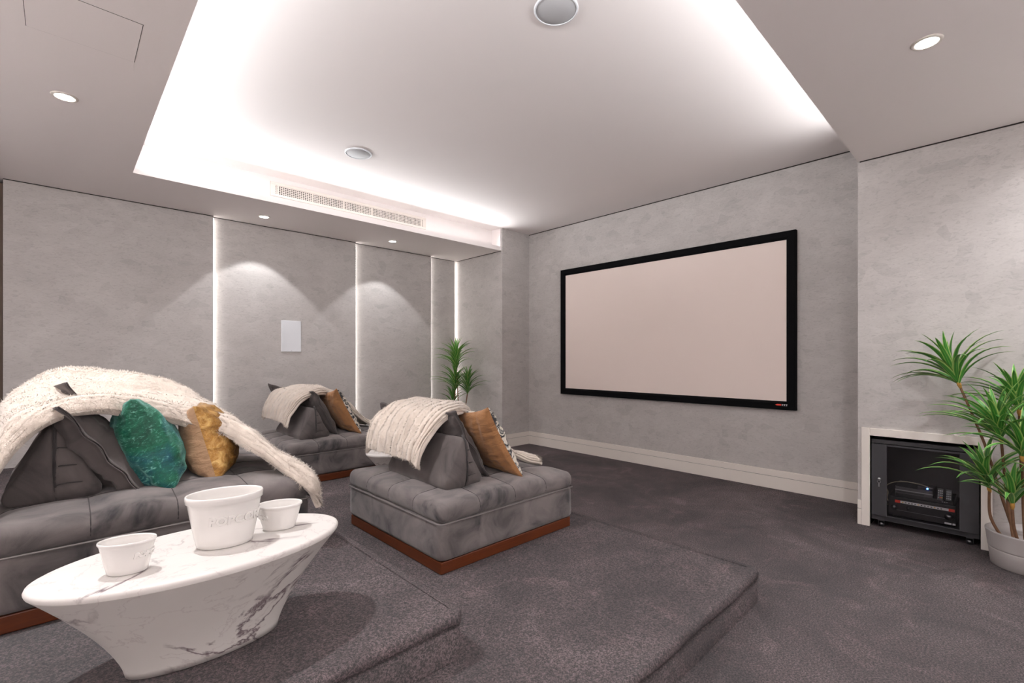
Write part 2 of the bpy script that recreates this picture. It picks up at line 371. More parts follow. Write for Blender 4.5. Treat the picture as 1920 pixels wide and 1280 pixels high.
# walls
wall_l = struct(box('wall_left', (X0, 4.60, 6.12, 6.25, 0, ZS), 'plaster'), 'grey plaster wall built of overlapping backlit panels', 'wall')
PAN = [(-.372, 1.18, 5.925), (.9, 2.82, 5.97), (2.6, 4.04, 6.015), (3.8, 4.515, 6.06)]
for i, (xa, xb, yf) in enumerate(PAN):
    p = box('panel', (xa, xb, yf, yf + .035, 0, ZS - .008), 'plaster', wall_l, .002)
    box('shadow_gap', (xa, xb, yf + .004, yf + .035, ZS - .008, ZS), 'gap', p)
for i, (xa, xb, yf) in enumerate(PAN):
    o = box('led_strip', (xb, xb + .004, yf + .010, yf + .030, .02, ZS - .02), 'led')
    tag(o, ['LED strip behind the right edge of the widest leftmost wall panel', 'LED strip glowing between the speaker panel and the next panel',
            'LED strip glowing between the two rightmost narrow wall panels', 'LED strip glowing in the corner behind the far plant'][i], 'light', 'vertical led strips of the panel wall')
d1 = struct(box('door_1', (-1.35, -.376, 5.96, 6.02, 0, 2.80), 'brown'), 'dark brown timber door edge at the far left of the panel wall', 'door')
tube('door_handle', [(-.47, 5.96, 1.05), (-.47, 5.91, 1.05), (-.58, 5.91, 1.05)], .009, 'metal', d1)
bm = bmesh.new(); add_box(bm, XS, XS + .12, .5, 5.2, 0, ZT)
struct(from_bm('wall_front', bm, 'plaster'), 'grey plaster wall carrying the projection screen', 'wall')
struct(box('wall_corner_pier', (4.56, XS + .02, 4.985, 6.2, 0, ZT), 'plaster'), 'square plaster pier in the corner behind the far plant', 'wall')
bm = bmesh.new()
NY0, NY1, NZ = .115, .722, .70
add_box(bm, XR, XS + .1, NY1, YC, 0, ZT); add_box(bm, XR, XS + .1, Y0, NY0, 0, ZS); add_box(bm, XR, XS + .1, NY0, NY1, NZ, ZS); add_box(bm, XS - .02, XS + .1, NY0, NY1, 0, NZ)
struct(from_bm('wall_right', bm, 'plaster'), 'pale plaster wall with the low equipment niche', 'wall')
struct(box('wall_back', (X0 - .1, X0, Y0, Y1, 0, ZS), 'ceil'), 'white painted wall at the rear of the room', 'wall')
struct(box('wall_side', (X0, XS, Y0 - .1, Y0, 0, ZS), 'ceil'), 'white painted wall on the near side of the room', 'wall')
# shadow lines where wall meets ceiling
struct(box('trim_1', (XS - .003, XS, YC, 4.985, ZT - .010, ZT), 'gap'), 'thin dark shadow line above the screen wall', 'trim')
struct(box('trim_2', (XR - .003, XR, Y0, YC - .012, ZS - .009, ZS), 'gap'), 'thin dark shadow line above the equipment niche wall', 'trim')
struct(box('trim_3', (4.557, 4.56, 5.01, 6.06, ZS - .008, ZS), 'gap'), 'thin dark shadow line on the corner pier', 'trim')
# baseboards: board and a cap separated by a groove
def baseboard(name, label, pts, nrm):
    (xa, ya), (xb, yb) = pts; root = None
    for nm, z0, z1, t in (('lower', 0, .121, .020), ('groove', .121, .124, .015), ('upper', .124, .186, .020)):
        b = [min(xa, xb), max(xa, xb), min(ya, yb), max(ya, yb)]
        if nrm == 'x': b[0] -= t
        else: b[2] -= t
        o = box(name if root is None else ('groove' if nm == 'groove' else 'cap_moulding'), (*b, z0, z1), 'gap' if nm == 'groove' else 'white', root, .002 if nm != 'groove' else 0)
        if root is None: root = struct(o, label, 'baseboard')
baseboard('baseboard_front', 'cream baseboard under the projection screen', ((XS, YC), (XS, 4.985)), 'x')
baseboard('baseboard_pier', 'cream baseboard on the shaded side of the corner pier', ((4.56, 4.985), (XS, 4.985)), 'y')
baseboard('baseboard_pier_front', 'cream baseboard on the lit side of the corner pier', ((4.56, 4.985), (4.56, 6.06)), 'x')
baseboard('baseboard_right', 'short cream baseboard end beside the niche frame', ((XR, .775), (XR, YC)), 'x')
baseboard('baseboard_right_near', 'cream baseboard behind the grey plant pot', ((XR, Y0), (XR, .058)), 'x')
# white niche surround
nf = struct(box('trim_4', (XR - .022, XR + .30, NY1, .775, 0, .757), 'white', None, .003), 'cream frame around the equipment niche', 'trim')
box('frame_side', (XR - .022, XR + .30, .060, NY0, 0, .757), 'white', nf, .003)
box('frame_head', (XR - .022, XR + .30, NY0, NY1, NZ, .757), 'white', nf, .003)

# ---------------------------------------------------------------- ceiling fittings
def spot(parent, power, angle, blend=.35, rad=.035, col=(.98, .985, 1), aim=(0, 0)):
    d = bpy.data.lights.new('downlight_lamp', 'SPOT'); d.energy = power; d.spot_size = R(angle); d.spot_blend = blend; d.shadow_soft_size = rad; d.color = col
    o = bpy.data.objects.new('lamp', d); COL.objects.link(o); o.parent = parent; o.location = (0, 0, -.012); o.rotation_euler = (aim[0], aim[1], 0)
def downlight(x, y, label, power, angle, blend=.35, rad=.03, aim=(0, 0)):
    t = thing('downlight', label, 'light', (x, y, ZS), group='recessed ceiling downlights')
    prof = [(.046, -.006), (.058, -.006), (.062, -.001), (.062, .0), (.046, .0)]
    lathe('trim_ring', prof, 'white', t, 28, ring=True)
    lathe('lens', [(.001, -.0035), (.045, -.0035), (.046, -.002), (.001, -.002)], 'lamp', t, 24)
    spot(t, power, angle, blend, rad, aim=aim); return t
downlight(.007, 3.822, 'round downlight beside the ceiling hatch', 50, 140, .8)
downlight(.000, 2.30, 'round downlight above the marble table', 95, 130, .7, .010)
downlight(.000, .78, 'round downlight between the camera and the marble table', 8, 140, .8)
downlight(3.044, .264, 'round downlight in the ceiling strip near the rack', 52, 150, .9)
downlight(4.06, -.55, 'round downlight close to the pale right wall', 52, 150, .9)
downlight(1.55, .264, 'added unseen downlight above the lower platform edge', 48, 150, .9)  # added lamp out of view, brightens the rear region
downlight(1.586, 5.579, 'round downlight above the wall speaker', 34, 88, .15)
downlight(3.148, 5.585, 'round downlight nearest the corner pier', 30, 88, .15)

# added unseen wall-washers: fill light bounced off the rear walls, whitened for it
for k, x in enumerate((-.9, .6, 2.1, 3.5)):
    downlight(x, -.75, 'added unseen fill downlight along the near wall, number %s from the rear corner' % ('one', 'two', 'three', 'four')[k], (150, 130, 100, 60)[k], 125, .7, .04, (R(-50), 0))
for k, y in enumerate((.9, 2.5, 4.1)):
    downlight(-.95, y, 'added unseen fill downlight along the rear wall, number %s from the camera' % ('one', 'two', 'three')[k], 140, 125, .7, .04, (0, R(50)))

def ceil_speaker(x, y, label):
    t = thing('ceiling_speaker', label, 'speaker', (x, y, ZT), group='ceiling speakers')
    lathe('rim', [(.108, -.010), (.114, -.010), (.118, -.005), (.118, 0), (.108, 0)], 'spkw', t, 40, ring=True)
    lathe('grille', [(.002, -.0095), (.105, -.008), (.109, -.006), (.109, 0), (.002, 0)], 'spk', t, 40)
ceil_speaker(1.90, 1.652, 'large round ceiling speaker nearest the camera')
ceil_speaker(1.942, 4.055, 'round ceiling speaker near the air vent')

t = thing('access_hatch', 'square flush access hatch outlined in the left ceiling strip', 'hatch', (.072, 2.937, ZS))
box('gap_outline', (-.197, .197, -.190, .190, -.0010, 0), 'gap', t); box('hatch_panel', (-.195, .195, -.188, .188, -.0018, -.0010), 'ceil', t)

t = thing('air_vent', 'long white air conditioning grille in the bulkhead', 'vent', (2.467, 5.19, 3.03))
def vent():
    hw, hh = .885, .045
    fr = [(-hw - .05, hw + .05, -.012, 0, hh, hh + .028), (-hw - .05, hw + .05, -.012, 0, -hh - .028, -hh), (-hw - .05, -hw, -.012, 0, -hh, hh), (hw, hw + .05, -.012, 0, -hh, hh)]
    for b in fr: box('frame_bar', b, 'white', t, .002)
    box('duct_shade', (-hw, hw, -.0015, -.0005, -hh, hh), 'hole', t)  # flat dark sheet standing in for the shade behind the slats
    for i in range(5): z = -hh + .018 * (i + .5); box('slat', (-hw, hw, -.010, -.003, z - .0035 + .0045, z + .0025 + .0045), 'white', t)
    for x in (-.862, -.513, -.165, .183, .531, .862): box('divider', (x - .006, x + .006, -.011, -.002, -hh, hh), 'white', t)
    bm = bmesh.new(); n = 88
    for i in range(n):
        x = -hw + 2 * hw * (i + .5) / n; add_box(bm, x - .0035, x + .0035, -.007, -.002, -hh, hh)
    o = from_bm('fins', bm, 'white', t); o['kind'] = 'stuff'
vent()

# ---------------------------------------------------------------- projection screen
t = thing('projection_screen', 'wide fixed projection screen with thick black frame', 'screen', (XS, 2.852, 1.658))
def screen():
    ow, oh, f = 1.470, .867, .083
    def bar(q):   # mitred bar: outer/inner corners (y,z) and a bevelled cross-section
        vs = []; 
        for (y, z) in q: vs += [(0, y, z)]
        A, B, C_, D = [Vector((0, y, z)) for y, z in q]   # outer a, outer b, inner b, inner a
        def lv(k, d): return [Vector((-d, 0, 0)) + A.lerp(D, k), Vector((-d, 0, 0)) + B.lerp(C_, k)]
        ring = [(0, 0), (0, .048), (.10, .055), (.72, .055), (1, .040), (1, 0)]
        vv = []
        for k, d in ring: vv += lv(k, d)
        n = len(ring); fs = [(2 * i, 2 * i + 1, 2 * ((i + 1) % n) + 1, 2 * ((i + 1) % n)) for i in range(n)]
        fs += [tuple(2 * i for i in range(n)), tuple(2 * i + 1 for i in range(n))]
        from_py('frame_bar', vv, fs, 'black', t, False)
    o = [(-ow, -oh), (ow, -oh), (ow, oh), (-ow, oh)]; i = [(-ow + f, -oh + f), (ow - f, -oh + f), (ow - f, oh - f), (-ow + f, oh - f)]
    for k in range(4): bar([o[k], o[(k + 1) % 4], i[(k + 1) % 4], i[k]])
    box('projection_surface', (-.036, -.028, -ow + f - .005, ow - f + .005, -oh + f - .005, oh - f + .005), 'screen', t)
    # small red and white maker's badge on the lower bar (reads from +Y to -Y)
    yb, zb = -1.295, -.829
    bm = bmesh.new()
    def quad(pts): bm.faces.new([bm.verts.new((-.0558, yb - y, zb + z)) for y, z in pts])
    quad([(-.004, .010), (.014, .018), (.050, .018), (.050, .002), (.010, .002)])
    from_bm('badge_red', bm, 'red', t)
    bm = bmesh.new()
    for a in (.054, .072, .090): 
        quad([(a, .014), (a + .015, .014), (a + .015, .018), (a, .018)]); quad([(a + .005, .002), (a + .010, .002), (a + .010, .014), (a + .005, .014)])
        quad([(a, .002), (a + .013, .002), (a + .013, .005), (a, .005)])
    from_bm('badge_white', bm, 'label', t)
screen()
t = thing('wall_speaker', 'white rectangular in-wall speaker on the second plaster panel', 'speaker', (1.999, 5.97, 1.558))
box('speaker_frame', (-.114, .114, -.010, 0, -.187, .187), 'spkw', t, .003)
box('speaker_grille', (-.110, .110, -.0115, -.0095, -.183, .183), 'spkw', t); box('maker_plate', (-.006, .006, -.0125, -.011, -.178, -.174), 'metal', t)

# ---------------------------------------------------------------- upholstered poufs
def pouf(label, x, y, z, seed):
    t = thing('pouf', label, 'pouf', (x, y, z), group='square grey velvet poufs')
    W = 1.07; h = W / 2
    o = box('plinth', (.012, W - .012, .012, W - .012, 0, .062), 'wood', t, .004)
    def fb(v):
        v.z += 0; k = noise.noise(Vector((v.x * 4 + seed, v.y * 4, v.z * 4))) * .004
        return v + Vector((v.x, v.y, 0)).normalized() * k if v.length else v
    bm = rounded_box_bm(h, h, .105, .03, 24, 24, 8, fb); bm.transform(Matrix.Translation((h, h, .165)))
    from_bm('upholstered_base', bm, 'velvet', t, True)
    lines = [-.27, 0, .27]
    def fc(v):
        u, w_ = v.x / h, v.y / h
        edge = max(abs(u), abs(w_))
        up = max(0, (v.z + .05) / .10)
        v = v.copy()
        v.z += up * .028 * (1 - abs(u) ** 3) * (1 - abs(w_) ** 3)
        g = 0
        for l in lines:
            for c in (v.x, v.y): g += math.exp(-((c - l) / .02) ** 2) * .003 + math.exp(-((c - l) / .055) ** 2) * .006
        if v.z > -.02: v.z -= g * up; 
        out = Vector((v.x if abs(u) >= abs(w_) else 0, v.y if abs(w_) >= abs(u) else 0, 0))
        if edge > .9 and out.length: v -= out.normalized() * g * .55
        v.z += noise.noise(Vector((v.x * 5 + seed, v.y * 5, 1))) * .006 * up
        return v
    bm = rounded_box_bm(h + .006, h + .006, .055, .045, 96, 96, 8, fc); bm.transform(Matrix.Translation((h, h, .311)))
    cu = from_bm('seat_cushion', bm, 'velvet', t, True)
    g = h + .006; rr = .045
    def onbox(p):
        q = Vector(p); c = Vector((max(-g + rr, min(g - rr, q.x)), max(-g + rr, min(g - rr, q.y)), max(-.055 + rr, min(.055 - rr, q.z)))); d = q - c
        if d.length > 1e-7: q = c + d.normalized() * rr * min(1, max(abs(d.x), abs(d.y), abs(d.z)) / rr)
        return fc(q) + Vector((h, h, .311))
    for l in lines:
        path = [(-g, -.03), (-g, 0), (-g, .03), (-g, .05)] + [(-g + 2 * g * k / 40, .055) for k in range(41)] + [(g, .05), (g, .03), (g, 0), (g, -.03)]
        tube('seam', [onbox((l, u, z_)) for u, z_ in path], .0022, 'velvet_dark', cu, 5); tube('seam', [onbox((u, l, z_)) for u, z_ in path], .0022, 'velvet_dark', cu, 5)
    pts = []; r = .035; hh = h + .008
    for cx, cy, a0 in ((1, 1, 0), (-1, 1, 90), (-1, -1, 180), (1, -1, 270)):
        for k in range(7): a = R(a0 + 15 * k); pts.append((h + cx * (hh - r) + r * math.cos(a), h + cy * (hh - r) + r * math.sin(a), .264))
    tube('piping', pts, .0035, 'pipe', t, 6, True)
    return t
PA, PB, PC = (1.40, 2.00, P1), (1.40, 4.27, P1), (-.19, 2.36, P2)
pouf('square grey velvet pouf on the lower platform, nearest the screen and camera', *PA, 1)
pouf('square grey velvet pouf farthest back by the panel wall', *PB, 5)
pouf('square grey velvet pouf behind the marble table at left edge', *PC, 9)

def wedge(label, org, lx, ly, seed, L=.64, bw=.31, hh=.31):
    """triangular backrest bolster: long along Y, piping down the end, quilted half"""
    t = thing('wedge_bolster', label, 'cushion', (org[0] + lx, org[1] + ly, org[2] + .372), group='triangular grey velvet bolsters')
    n = 72; ring = []
    tri = [Vector((-bw / 2, 0)), Vector((bw / 2, 0)), Vector((0, hh))]; cen = Vector((0, hh * .36))
    for k in range(n):   # rounded triangle by offsetting an inner one
        a = 2 * PI * k / n - PI / 2; d = Vector((math.cos(a), math.sin(a))); best = 1e9
        for i in range(3):
            p, q = tri[i], tri[(i + 1) % 3]; e = q - p; den = d.x * e.y - d.y * e.x
            if abs(den) > 1e-9:
                s = ((p.x - cen.x) * e.y - (p.y - cen.y) * e.x) / den
                if s > 0: best = min(best, s)
        ring.append(best)
    sm = [sum(ring[(k + j) % n] for j in range(-2, 3)) / 5 for k in range(n)]
    rows = []
    nr = 12
    for i in range(nr): rows.append((0, (i + 1) / nr * .96))             # near cap
    for y, s in ((.006, .985), (.016, 1.0)): rows.append((y, s))
    for i in range(1, 20): rows.append((.016 + (L - .032) * i / 20, 1 + .02 * math.sin(PI * i / 20)))
    for y, s in ((L - .016, 1.0), (L - .006, .985)): rows.append((y, s))
    for i in range(nr): rows.append((L, .96 - i / nr * .96 * .98))
    vs, fs = [], []
    for i, (y, s) in enumerate(rows):
        for k in range(n):
            a = 2 * PI * k / n - PI / 2; rr = sm[k] * s; x = cen.x + rr * math.cos(a); z = max(0, cen.y + rr * math.sin(a))
            yy = y
            cap = i < nr + 1
            if cap:
                yy -= .030 * (1 - s * s)
                if x > .004: yy += -.012 * abs(math.sin(PI * z / .072)) ** .6 * (1 - s ** 4) + .014 * x / bw
            w_ = noise.noise(Vector((x * 9 + seed, y * 7, z * 9))) * .010
            vs.append((x + w_, yy, z + (w_ * .6 if z > .02 else 0)))
    m = len(rows)
    for i in range(m - 1):
        for k in range(n): fs.append((i * n + k, i * n + (k + 1) % n, (i + 1) * n + (k + 1) % n, (i + 1) * n + k))
    fs += [tuple(range(n - 1, -1, -1)), tuple(range((m - 1) * n, m * n))]
    from_py('cover', vs, fs, 'velvet2', t)
    tube('piping', [(.000, .02, hh * .97), (.001, -.012, hh * .86), (.0, -.028, hh * .6), (.0, -.034, hh * .35), (.004, -.022, .05), (.006, .0, .006)], .006, 'velvet_dark', t, 6)
    for zq in (.072, .144, .216):
        xm = bw / 2 * (1 - zq / hh) - .012
        tube('quilt_seam', [(.004, -.036 * (1 - zq / hh) - .006, zq)] + [(xm * f, -.036 * (1 - f * f) - .004 + .008 * f, zq + .004 * math.sin(5 * f)) for f in (.3, .55, .8, 0.95)], .0027, 'velvet_dark', t, 5)
    return t
wedge('triangular grey bolster on the pouf nearest the screen', PA, .285, .17, 2)
wedge('triangular grey bolster on the farthest pouf', PB, .285, .14, 4)
wedge('triangular grey bolster with quilted end at the left picture edge', PC, .165, .27, 6, .58, .33, .33)

def cushion(name, label, group, loc, w_, h_, th, tilt, yaw=0, roll=0, mats=('velvet2', 'velvet2'), flange=0, seed=0, wr=.010, pinch=.07, sag=.0, droop=.0):
    """scatter cushion; local x width, y height, z front normal; stands on its lower edge"""
    H = Vector((-math.sin(tilt), 0, math.cos(tilt))); Nn = Vector((math.cos(tilt), 0, math.sin(tilt))); W = Vector((0, 1, 0))
    mt = Matrix.Translation(loc) @ Matrix.Rotation(yaw, 4, 'Z') @ Matrix((W, H, Nn)).transposed().to_4x4() @ Matrix.Rotation(roll, 4, 'Z')
    t = thing(name, label, 'cushion', group=group); t.matrix_world = mt
    n = 44; ext = 1 + flange / (w_ / 2); edge = []
    for side, part, mat in ((1, 'front_cover', mats[0]), (-1, 'back_cover', mats[1])):
        vs, fs = [], []
        for i in range(n + 1):
            for j in range(n + 1):
                U, V = (-1 + 2 * i / n) * ext, (-1 + 2 * j / n) * ext
                # concentrate rows toward the rim
                u = math.copysign(abs(U / ext) ** .75 * ext, U); v = math.copysign(abs(V / ext) ** .75 * ext, V)
                cu, cv = max(-1, min(1, u)), max(-1, min(1, v))
                x = w_ / 2 * (u - cu * pinch * (1 - cv * cv)); y = h_ / 2 * (v - cv * pinch * (1 - cu * cu))
                b = max(0, (1 - cu * cu)) * max(0, (1 - cv * cv)); z = th / 2 * b ** .42
                k = noise.noise(Vector((x * 22 + seed, y * 9, side * 3 + seed))) + .6 * noise.noise(Vector((x * 9, y * 40 + seed, side)))
                z += wr * k * min(1, b * 6) * (1.2 - b)
                z *= 1 + sag * (-v) 
                if flange and (abs(u) > 1 or abs(v) > 1): z = .0035
                zz = side * z
                fl = max(abs(u), abs(v)) - .9
                if flange and fl > 0: zz += .10 * fl * noise.noise(Vector((x * 8 + seed, y * 8, 5))) * 1.6
                vs.append((x, (y + h_ / 2) * (1 - droop * (.5 + x / w_)), zz))
        for i in range(n):
            for j in range(n): fs.append((i * (n + 1) + j, (i + 1) * (n + 1) + j, (i + 1) * (n + 1) + j + 1, i * (n + 1) + j + 1))
        o = from_py(part, vs, fs, mat, t)
        if flange:
            so = o.modifiers.new('thick', 'SOLIDIFY'); so.thickness = .003; so.offset = 0
    if flange:   # stitched ridge between body and flange
        r = []
        q = 14
        for k in range(4 * q):
            s, f = divmod(k, q); f = -1 + 2 * f / q
            u, v = [(f, -1), (1, f), (-f, 1), (-1, -f)][s]
            x = w_ / 2 * (u - u * pinch * (1 - v * v)); y = h_ / 2 * (v - v * pinch * (1 - u * u))
            fl = .1; r.append((x, y + h_ / 2, .10 * fl * noise.noise(Vector((x * 8 + seed, y * 8, 5))) * 1.6))
        tube('flange_seam', r, .005, 'velvet_dark', t, 6, True)
    return t
def on(p, lx, ly, lz=.372): return (p[0] + lx, p[1] + ly, p[2] + lz)
G1, G2 = 'flanged grey velvet cushions', 'tan and ikat cushions'
cushion('flanged_cushion', 'flanged grey cushion leaning on the bolster of the pouf nearest the screen', G1, on(PA, .55, .50, .385), .46, .46, .17, R(31), R(-3), 0, flange=.03, seed=3, wr=.014)
cushion('flanged_cushion', 'flanged grey cushion leaning on the bolster of the farthest pouf', G1, on(PB, .53, .47, .385), .46, .46, .17, R(30), R(2), 0, flange=.03, seed=8, wr=.014)
cushion('flanged_cushion', 'flanged grey cushion between bolster and green cushion', G1, on(PC, .42, .47, .372), .46, .45, .20, R(35), R(4), R(3), flange=.035, seed=14, wr=.022)
cushion('flanged_cushion', 'grey cushion corner poking up under the fur throw, at left edge', G1, on(PC, .33, .86, .385), .44, .46, .15, R(28), R(25), R(-5), flange=.03, seed=21)
cushion('flanged_cushion', 'grey cushion corner poking up behind the farthest throw', G1, on(PB, .42, .93, .39), .44, .46, .15, R(27), R(20), R(9), flange=.03, seed=25)
cushion('flanged_cushion', 'grey cushion hidden behind the throw nearest the screen', G1, on(PA, .46, .88, .39), .42, .42, .15, R(27), R(14), R(6), flange=.03, seed=28)
cushion('ikat_cushion', 'tan cushion with ikat front on the pouf nearest the screen', G2, on(PA, .725, .345, .372), .53, .53, .17, R(30), R(-8), 0, ('ikat', 'tan'), 0, 31, .018, .11, 0, .16)
cushion('ikat_cushion', 'tan cushion with ikat front on the farthest pouf', G2, on(PB, .73, .36, .372), .52, .53, .17, R(29), R(0), 0, ('ikat', 'tan'), 0, 37, .018, .11, 0, .14)
cushion('green_cushion', 'emerald green crushed velvet cushion', None, on(PC, .545, .38, .365), .44, .43, .24, R(20), R(0), R(-2), ('green', 'green'), 0, 41, .016, .05, .12)
cushion('gold_cushion', 'beige cushion with gold foil front', None, on(PC, .765, .40, .360), .38, .37, .25, R(15), R(-14), R(-2), ('gold', 'beige'), 0, 47, .016, .05, .10)

# ---------------------------------------------------------------- fur throws
def throw(label, rows, org, seed, rib=0, nu=90, nv=40, hairs=26000, hl=.020, roll=.0):
    t = thing('fur_throw', label, 'throw', org, group='cream faux fur throws')
    cols = [catmull([Vector(p) for p in r], nv) for r in rows]
    grid = [catmull([c[j] for c in cols], nu) for j in range(nv)]      # grid[j][i]
    vs, fs = [], []
    for i in range(nu):
        for j in range(nv):
            p = grid[j][i]; e = min(j, nv - 1 - j) / (nv - 1)
            a = grid[min(j + 1, nv - 1)][i] - grid[max(j - 1, 0)][i]; b = grid[j][min(i + 1, nu - 1)] - grid[j][max(i - 1, 0)]
            nn = b.cross(a); nn = nn.normalized() if nn.length > 1e-9 else Vector((0, 0, 1))
            if nn.z < 0: nn = -nn
            d = noise.noise(p * 7 + Vector((seed, 0, 0))) * .018 + noise.noise(p * 18 + Vector((0, seed, 0))) * .008
            d += rib * math.cos(j / (nv - 1) * 2 * PI * 13 + 1.5 * noise.noise(p * 4))
            vs.append(p + nn * d)
    for i in range(nu - 1):
        for j in range(nv - 1): fs.append((i * nv + j, (i + 1) * nv + j, (i + 1) * nv + j + 1, i * nv + j + 1))
    o = from_py('pelt', vs, fs, 'fur', t)
    so = o.modifiers.new('thick', 'SOLIDIFY'); so.thickness = .034; so.offset = 0
    sb = o.modifiers.new('soft', 'SUBSURF'); sb.levels = 1; sb.render_levels = 1
    # short fibres: one thin blade each, lit with the pelt's own normals
    rnd = random.Random(seed); fv, ff, fn = [], [], []; G = vs
    tot = int(hairs)
    for k in range(tot):
        i = rnd.randrange(nu - 1); j = rnd.randrange(nv - 1); u, v = rnd.random(), rnd.random()
        if rnd.random() < .18: j = rnd.choice((0, nv - 2))
        A, B, C_, D = G[i * nv + j], G[(i + 1) * nv + j], G[(i + 1) * nv + j + 1], G[i * nv + j + 1]
        p = A.lerp(B, u).lerp(D.lerp(C_, u), v); nn = (B - A).cross(D - A)
        if nn.length < 1e-9: continue
        nn.normalize()
        if nn.z < 0 or (abs(nn.z) < .35 and nn.x > 0 and i < nu // 3): nn = -nn
        sd = 1
        tang = Vector((rnd.uniform(-1, 1), rnd.uniform(-1, 1), rnd.uniform(-1, 1) - .5)); tang -= nn * tang.dot(nn)
        if j == 0: tang += (A - D).normalized() * 1.2
        if j == nv - 2: tang += (D - A).normalized() * 1.2
        tang.normalize(); d = (nn * rnd.uniform(.25, .8) + tang).normalized(); L = hl * rnd.uniform(.6, 1.15)
        sdv = d.cross(nn).normalized() * (.0011 + .0006 * rnd.random()); q = p + nn * .014; n0 = len(fv)
        fv += [q - sdv, q + sdv, q + d * L]; ff.append((n0, n0 + 1, n0 + 2)); fn += [nn, nn, (nn + d * .5).normalized()]
    me = bpy.data.meshes.new('fur_pile'); me.from_pydata(fv, [], ff); me.update()
    for p_ in me.polygons: p_.use_smooth = True
    me.normals_split_custom_set_from_vertices(fn)
    f = link('fur_pile', me, 'fur', t); f['kind'] = 'stuff'
    return t
def sheet(lines, lip=.035):
    """rows of (near point, far point, extra sag) -> 5-point rows"""
    out = []
    for near, far, bul in lines:
        a, b = Vector(near), Vector(far); row = []
        for f, dz in ((0, lip), (.025, lip * .45), (.10, 0), (.3, 0), (.5, 0), (.75, 0), (.94, 0), (1, .03)):
            row.append(a.lerp(b, f) + Vector((0, 0, bul * 4 * f * (1 - f) - dz)))
        out.append(row)
    return out
TA = [((.085, .345, .515), (.075, .93, .525), 0), ((.10, .345, .60), (.085, .93, .62), 0), ((.15, .33, .69), (.13, .93, .715), .01), ((.215, .33, .755), (.20, .93, .78), .015),
      ((.30, .35, .795), (.30, .93, .805), .015), ((.44, .42, .805), (.44, .96, .815), .015), ((.60, .54, .77), (.60, 1.00, .775), .02), ((.76, .58, .65), (.76, 1.02, .65), .01),
      ((.90, .52, .51), (.91, .99, .50), 0), ((.985, .36, .425), (1.00, .90, .42), 0), ((1.03, .24, .415), (1.045, .62, .41), 0)]
throw('cream fur throw draped over the pouf nearest the screen', sheet(TA), PA, 2, .011)
TB = [((n[0] + .0, n[1] - .07, n[2] - .0), (f[0], f[1] + .02, f[2]), b) for n, f, b in TA]
throw('cream fur throw draped over the farthest pouf', sheet(TB), PB, 17, .010, hairs=16000)
# the big throw over the left pouf runs like a garland along the cushion tops
TC = [((-.17, .06, .34), (-.15, .45, .35), 0), ((-.09, .08, .42), (-.08, .62, .48), .01), ((-.02, .10, .54), (-.04, .76, .65), .02), ((.06, .15, .69), (.04, .82, .81), -.02), ((.16, .20, .785), (.14, .86, .885), -.08),
      ((.28, .22, .81), (.26, .88, .905), -.12), ((.41, .245, .785), (.42, .88, .885), -.12), ((.54, .27, .745), (.57, .87, .845), -.10), ((.66, .275, .695), (.70, .84, .77), -.05), ((.79, .26, .635), (.80, .78, .67), .0),
      ((.90, .16, .545), (.90, .70, .54), 0), ((.985, .06, .455), (1.00, .58, .46), 0), ((1.06, -.02, .38), (1.075, .45, .39), 0), ((1.095, -.04, .30), (1.105, .38, .31), 0)]
throw('cream fur throw heaped over the left pouf and its cushions', sheet(TC, .085), PC, 33, .003, 110, 44, 42000, .022)

# ---------------------------------------------------------------- marble tables and popcorn ware
def table(label, loc, rot=0, seed=0):
    t = thing('marble_table', label, 'table', loc, (0, 0, rot), group='oval marble pedestal tables')
    H = .33; seg = 72; A, B = .425, .232; a, b = .212, .085
    prof = [(0.0, .0, H), (.5, .0, H), (.93, 0, H), (.975, 0, H - .0006), (.993, .0, H - .004), (1, .0, H - .011), (.994, .0, H - .019)]
    vs, fs = [], []; rows = []
    for s, _, z in prof: rows.append((A * s, B * s, z, 0))
    for k in range(1, 15):
        f = k / 14; e = (1 - f) ** 1.4
        rows.append((a + (A * .994 - a) * e, b + (B * .994 - b) * e, (H - .019) * (1 - f), 0))
    rows.append((a * .96, b * .96, 0, 0))
    for (ra, rb, z, _) in rows:
        for k in range(seg):
            q = 2 * PI * k / seg; c, s = math.cos(q), math.sin(q)
            ex = 1.0
            vs.append((max(ra, .0005) * math.copysign(abs(c) ** ex, c), max(rb, .0005) * math.copysign(abs(s) ** ex, s), z))
    m = len(rows)
    for i in range(m - 1):
        for k in range(seg): fs.append((i * seg + k, i * seg + (k + 1) % seg, (i + 1) * seg + (k + 1) % seg, (i + 1) * seg + k))
    fs.append(tuple(range((m - 1) * seg, m * seg)))
    nt_ = 7
    top = [f for f in fs[:(nt_ - 1) * seg]]; ped = [f for f in fs[(nt_ - 1) * seg:]]
    from_py('table_top', vs[:nt_ * seg], top, 'marble', t)
    from_py('pedestal', vs[(nt_ - 1) * seg:], [tuple(i - (nt_ - 1) * seg for i in f) for f in ped], 'marble', t)
    return t
TB1 = (.345, 1.808, P2)
table('oval white marble table carrying the popcorn bucket', TB1)
table('white marble table mostly hidden between the two farther poufs', (2.24, 3.63, P1))

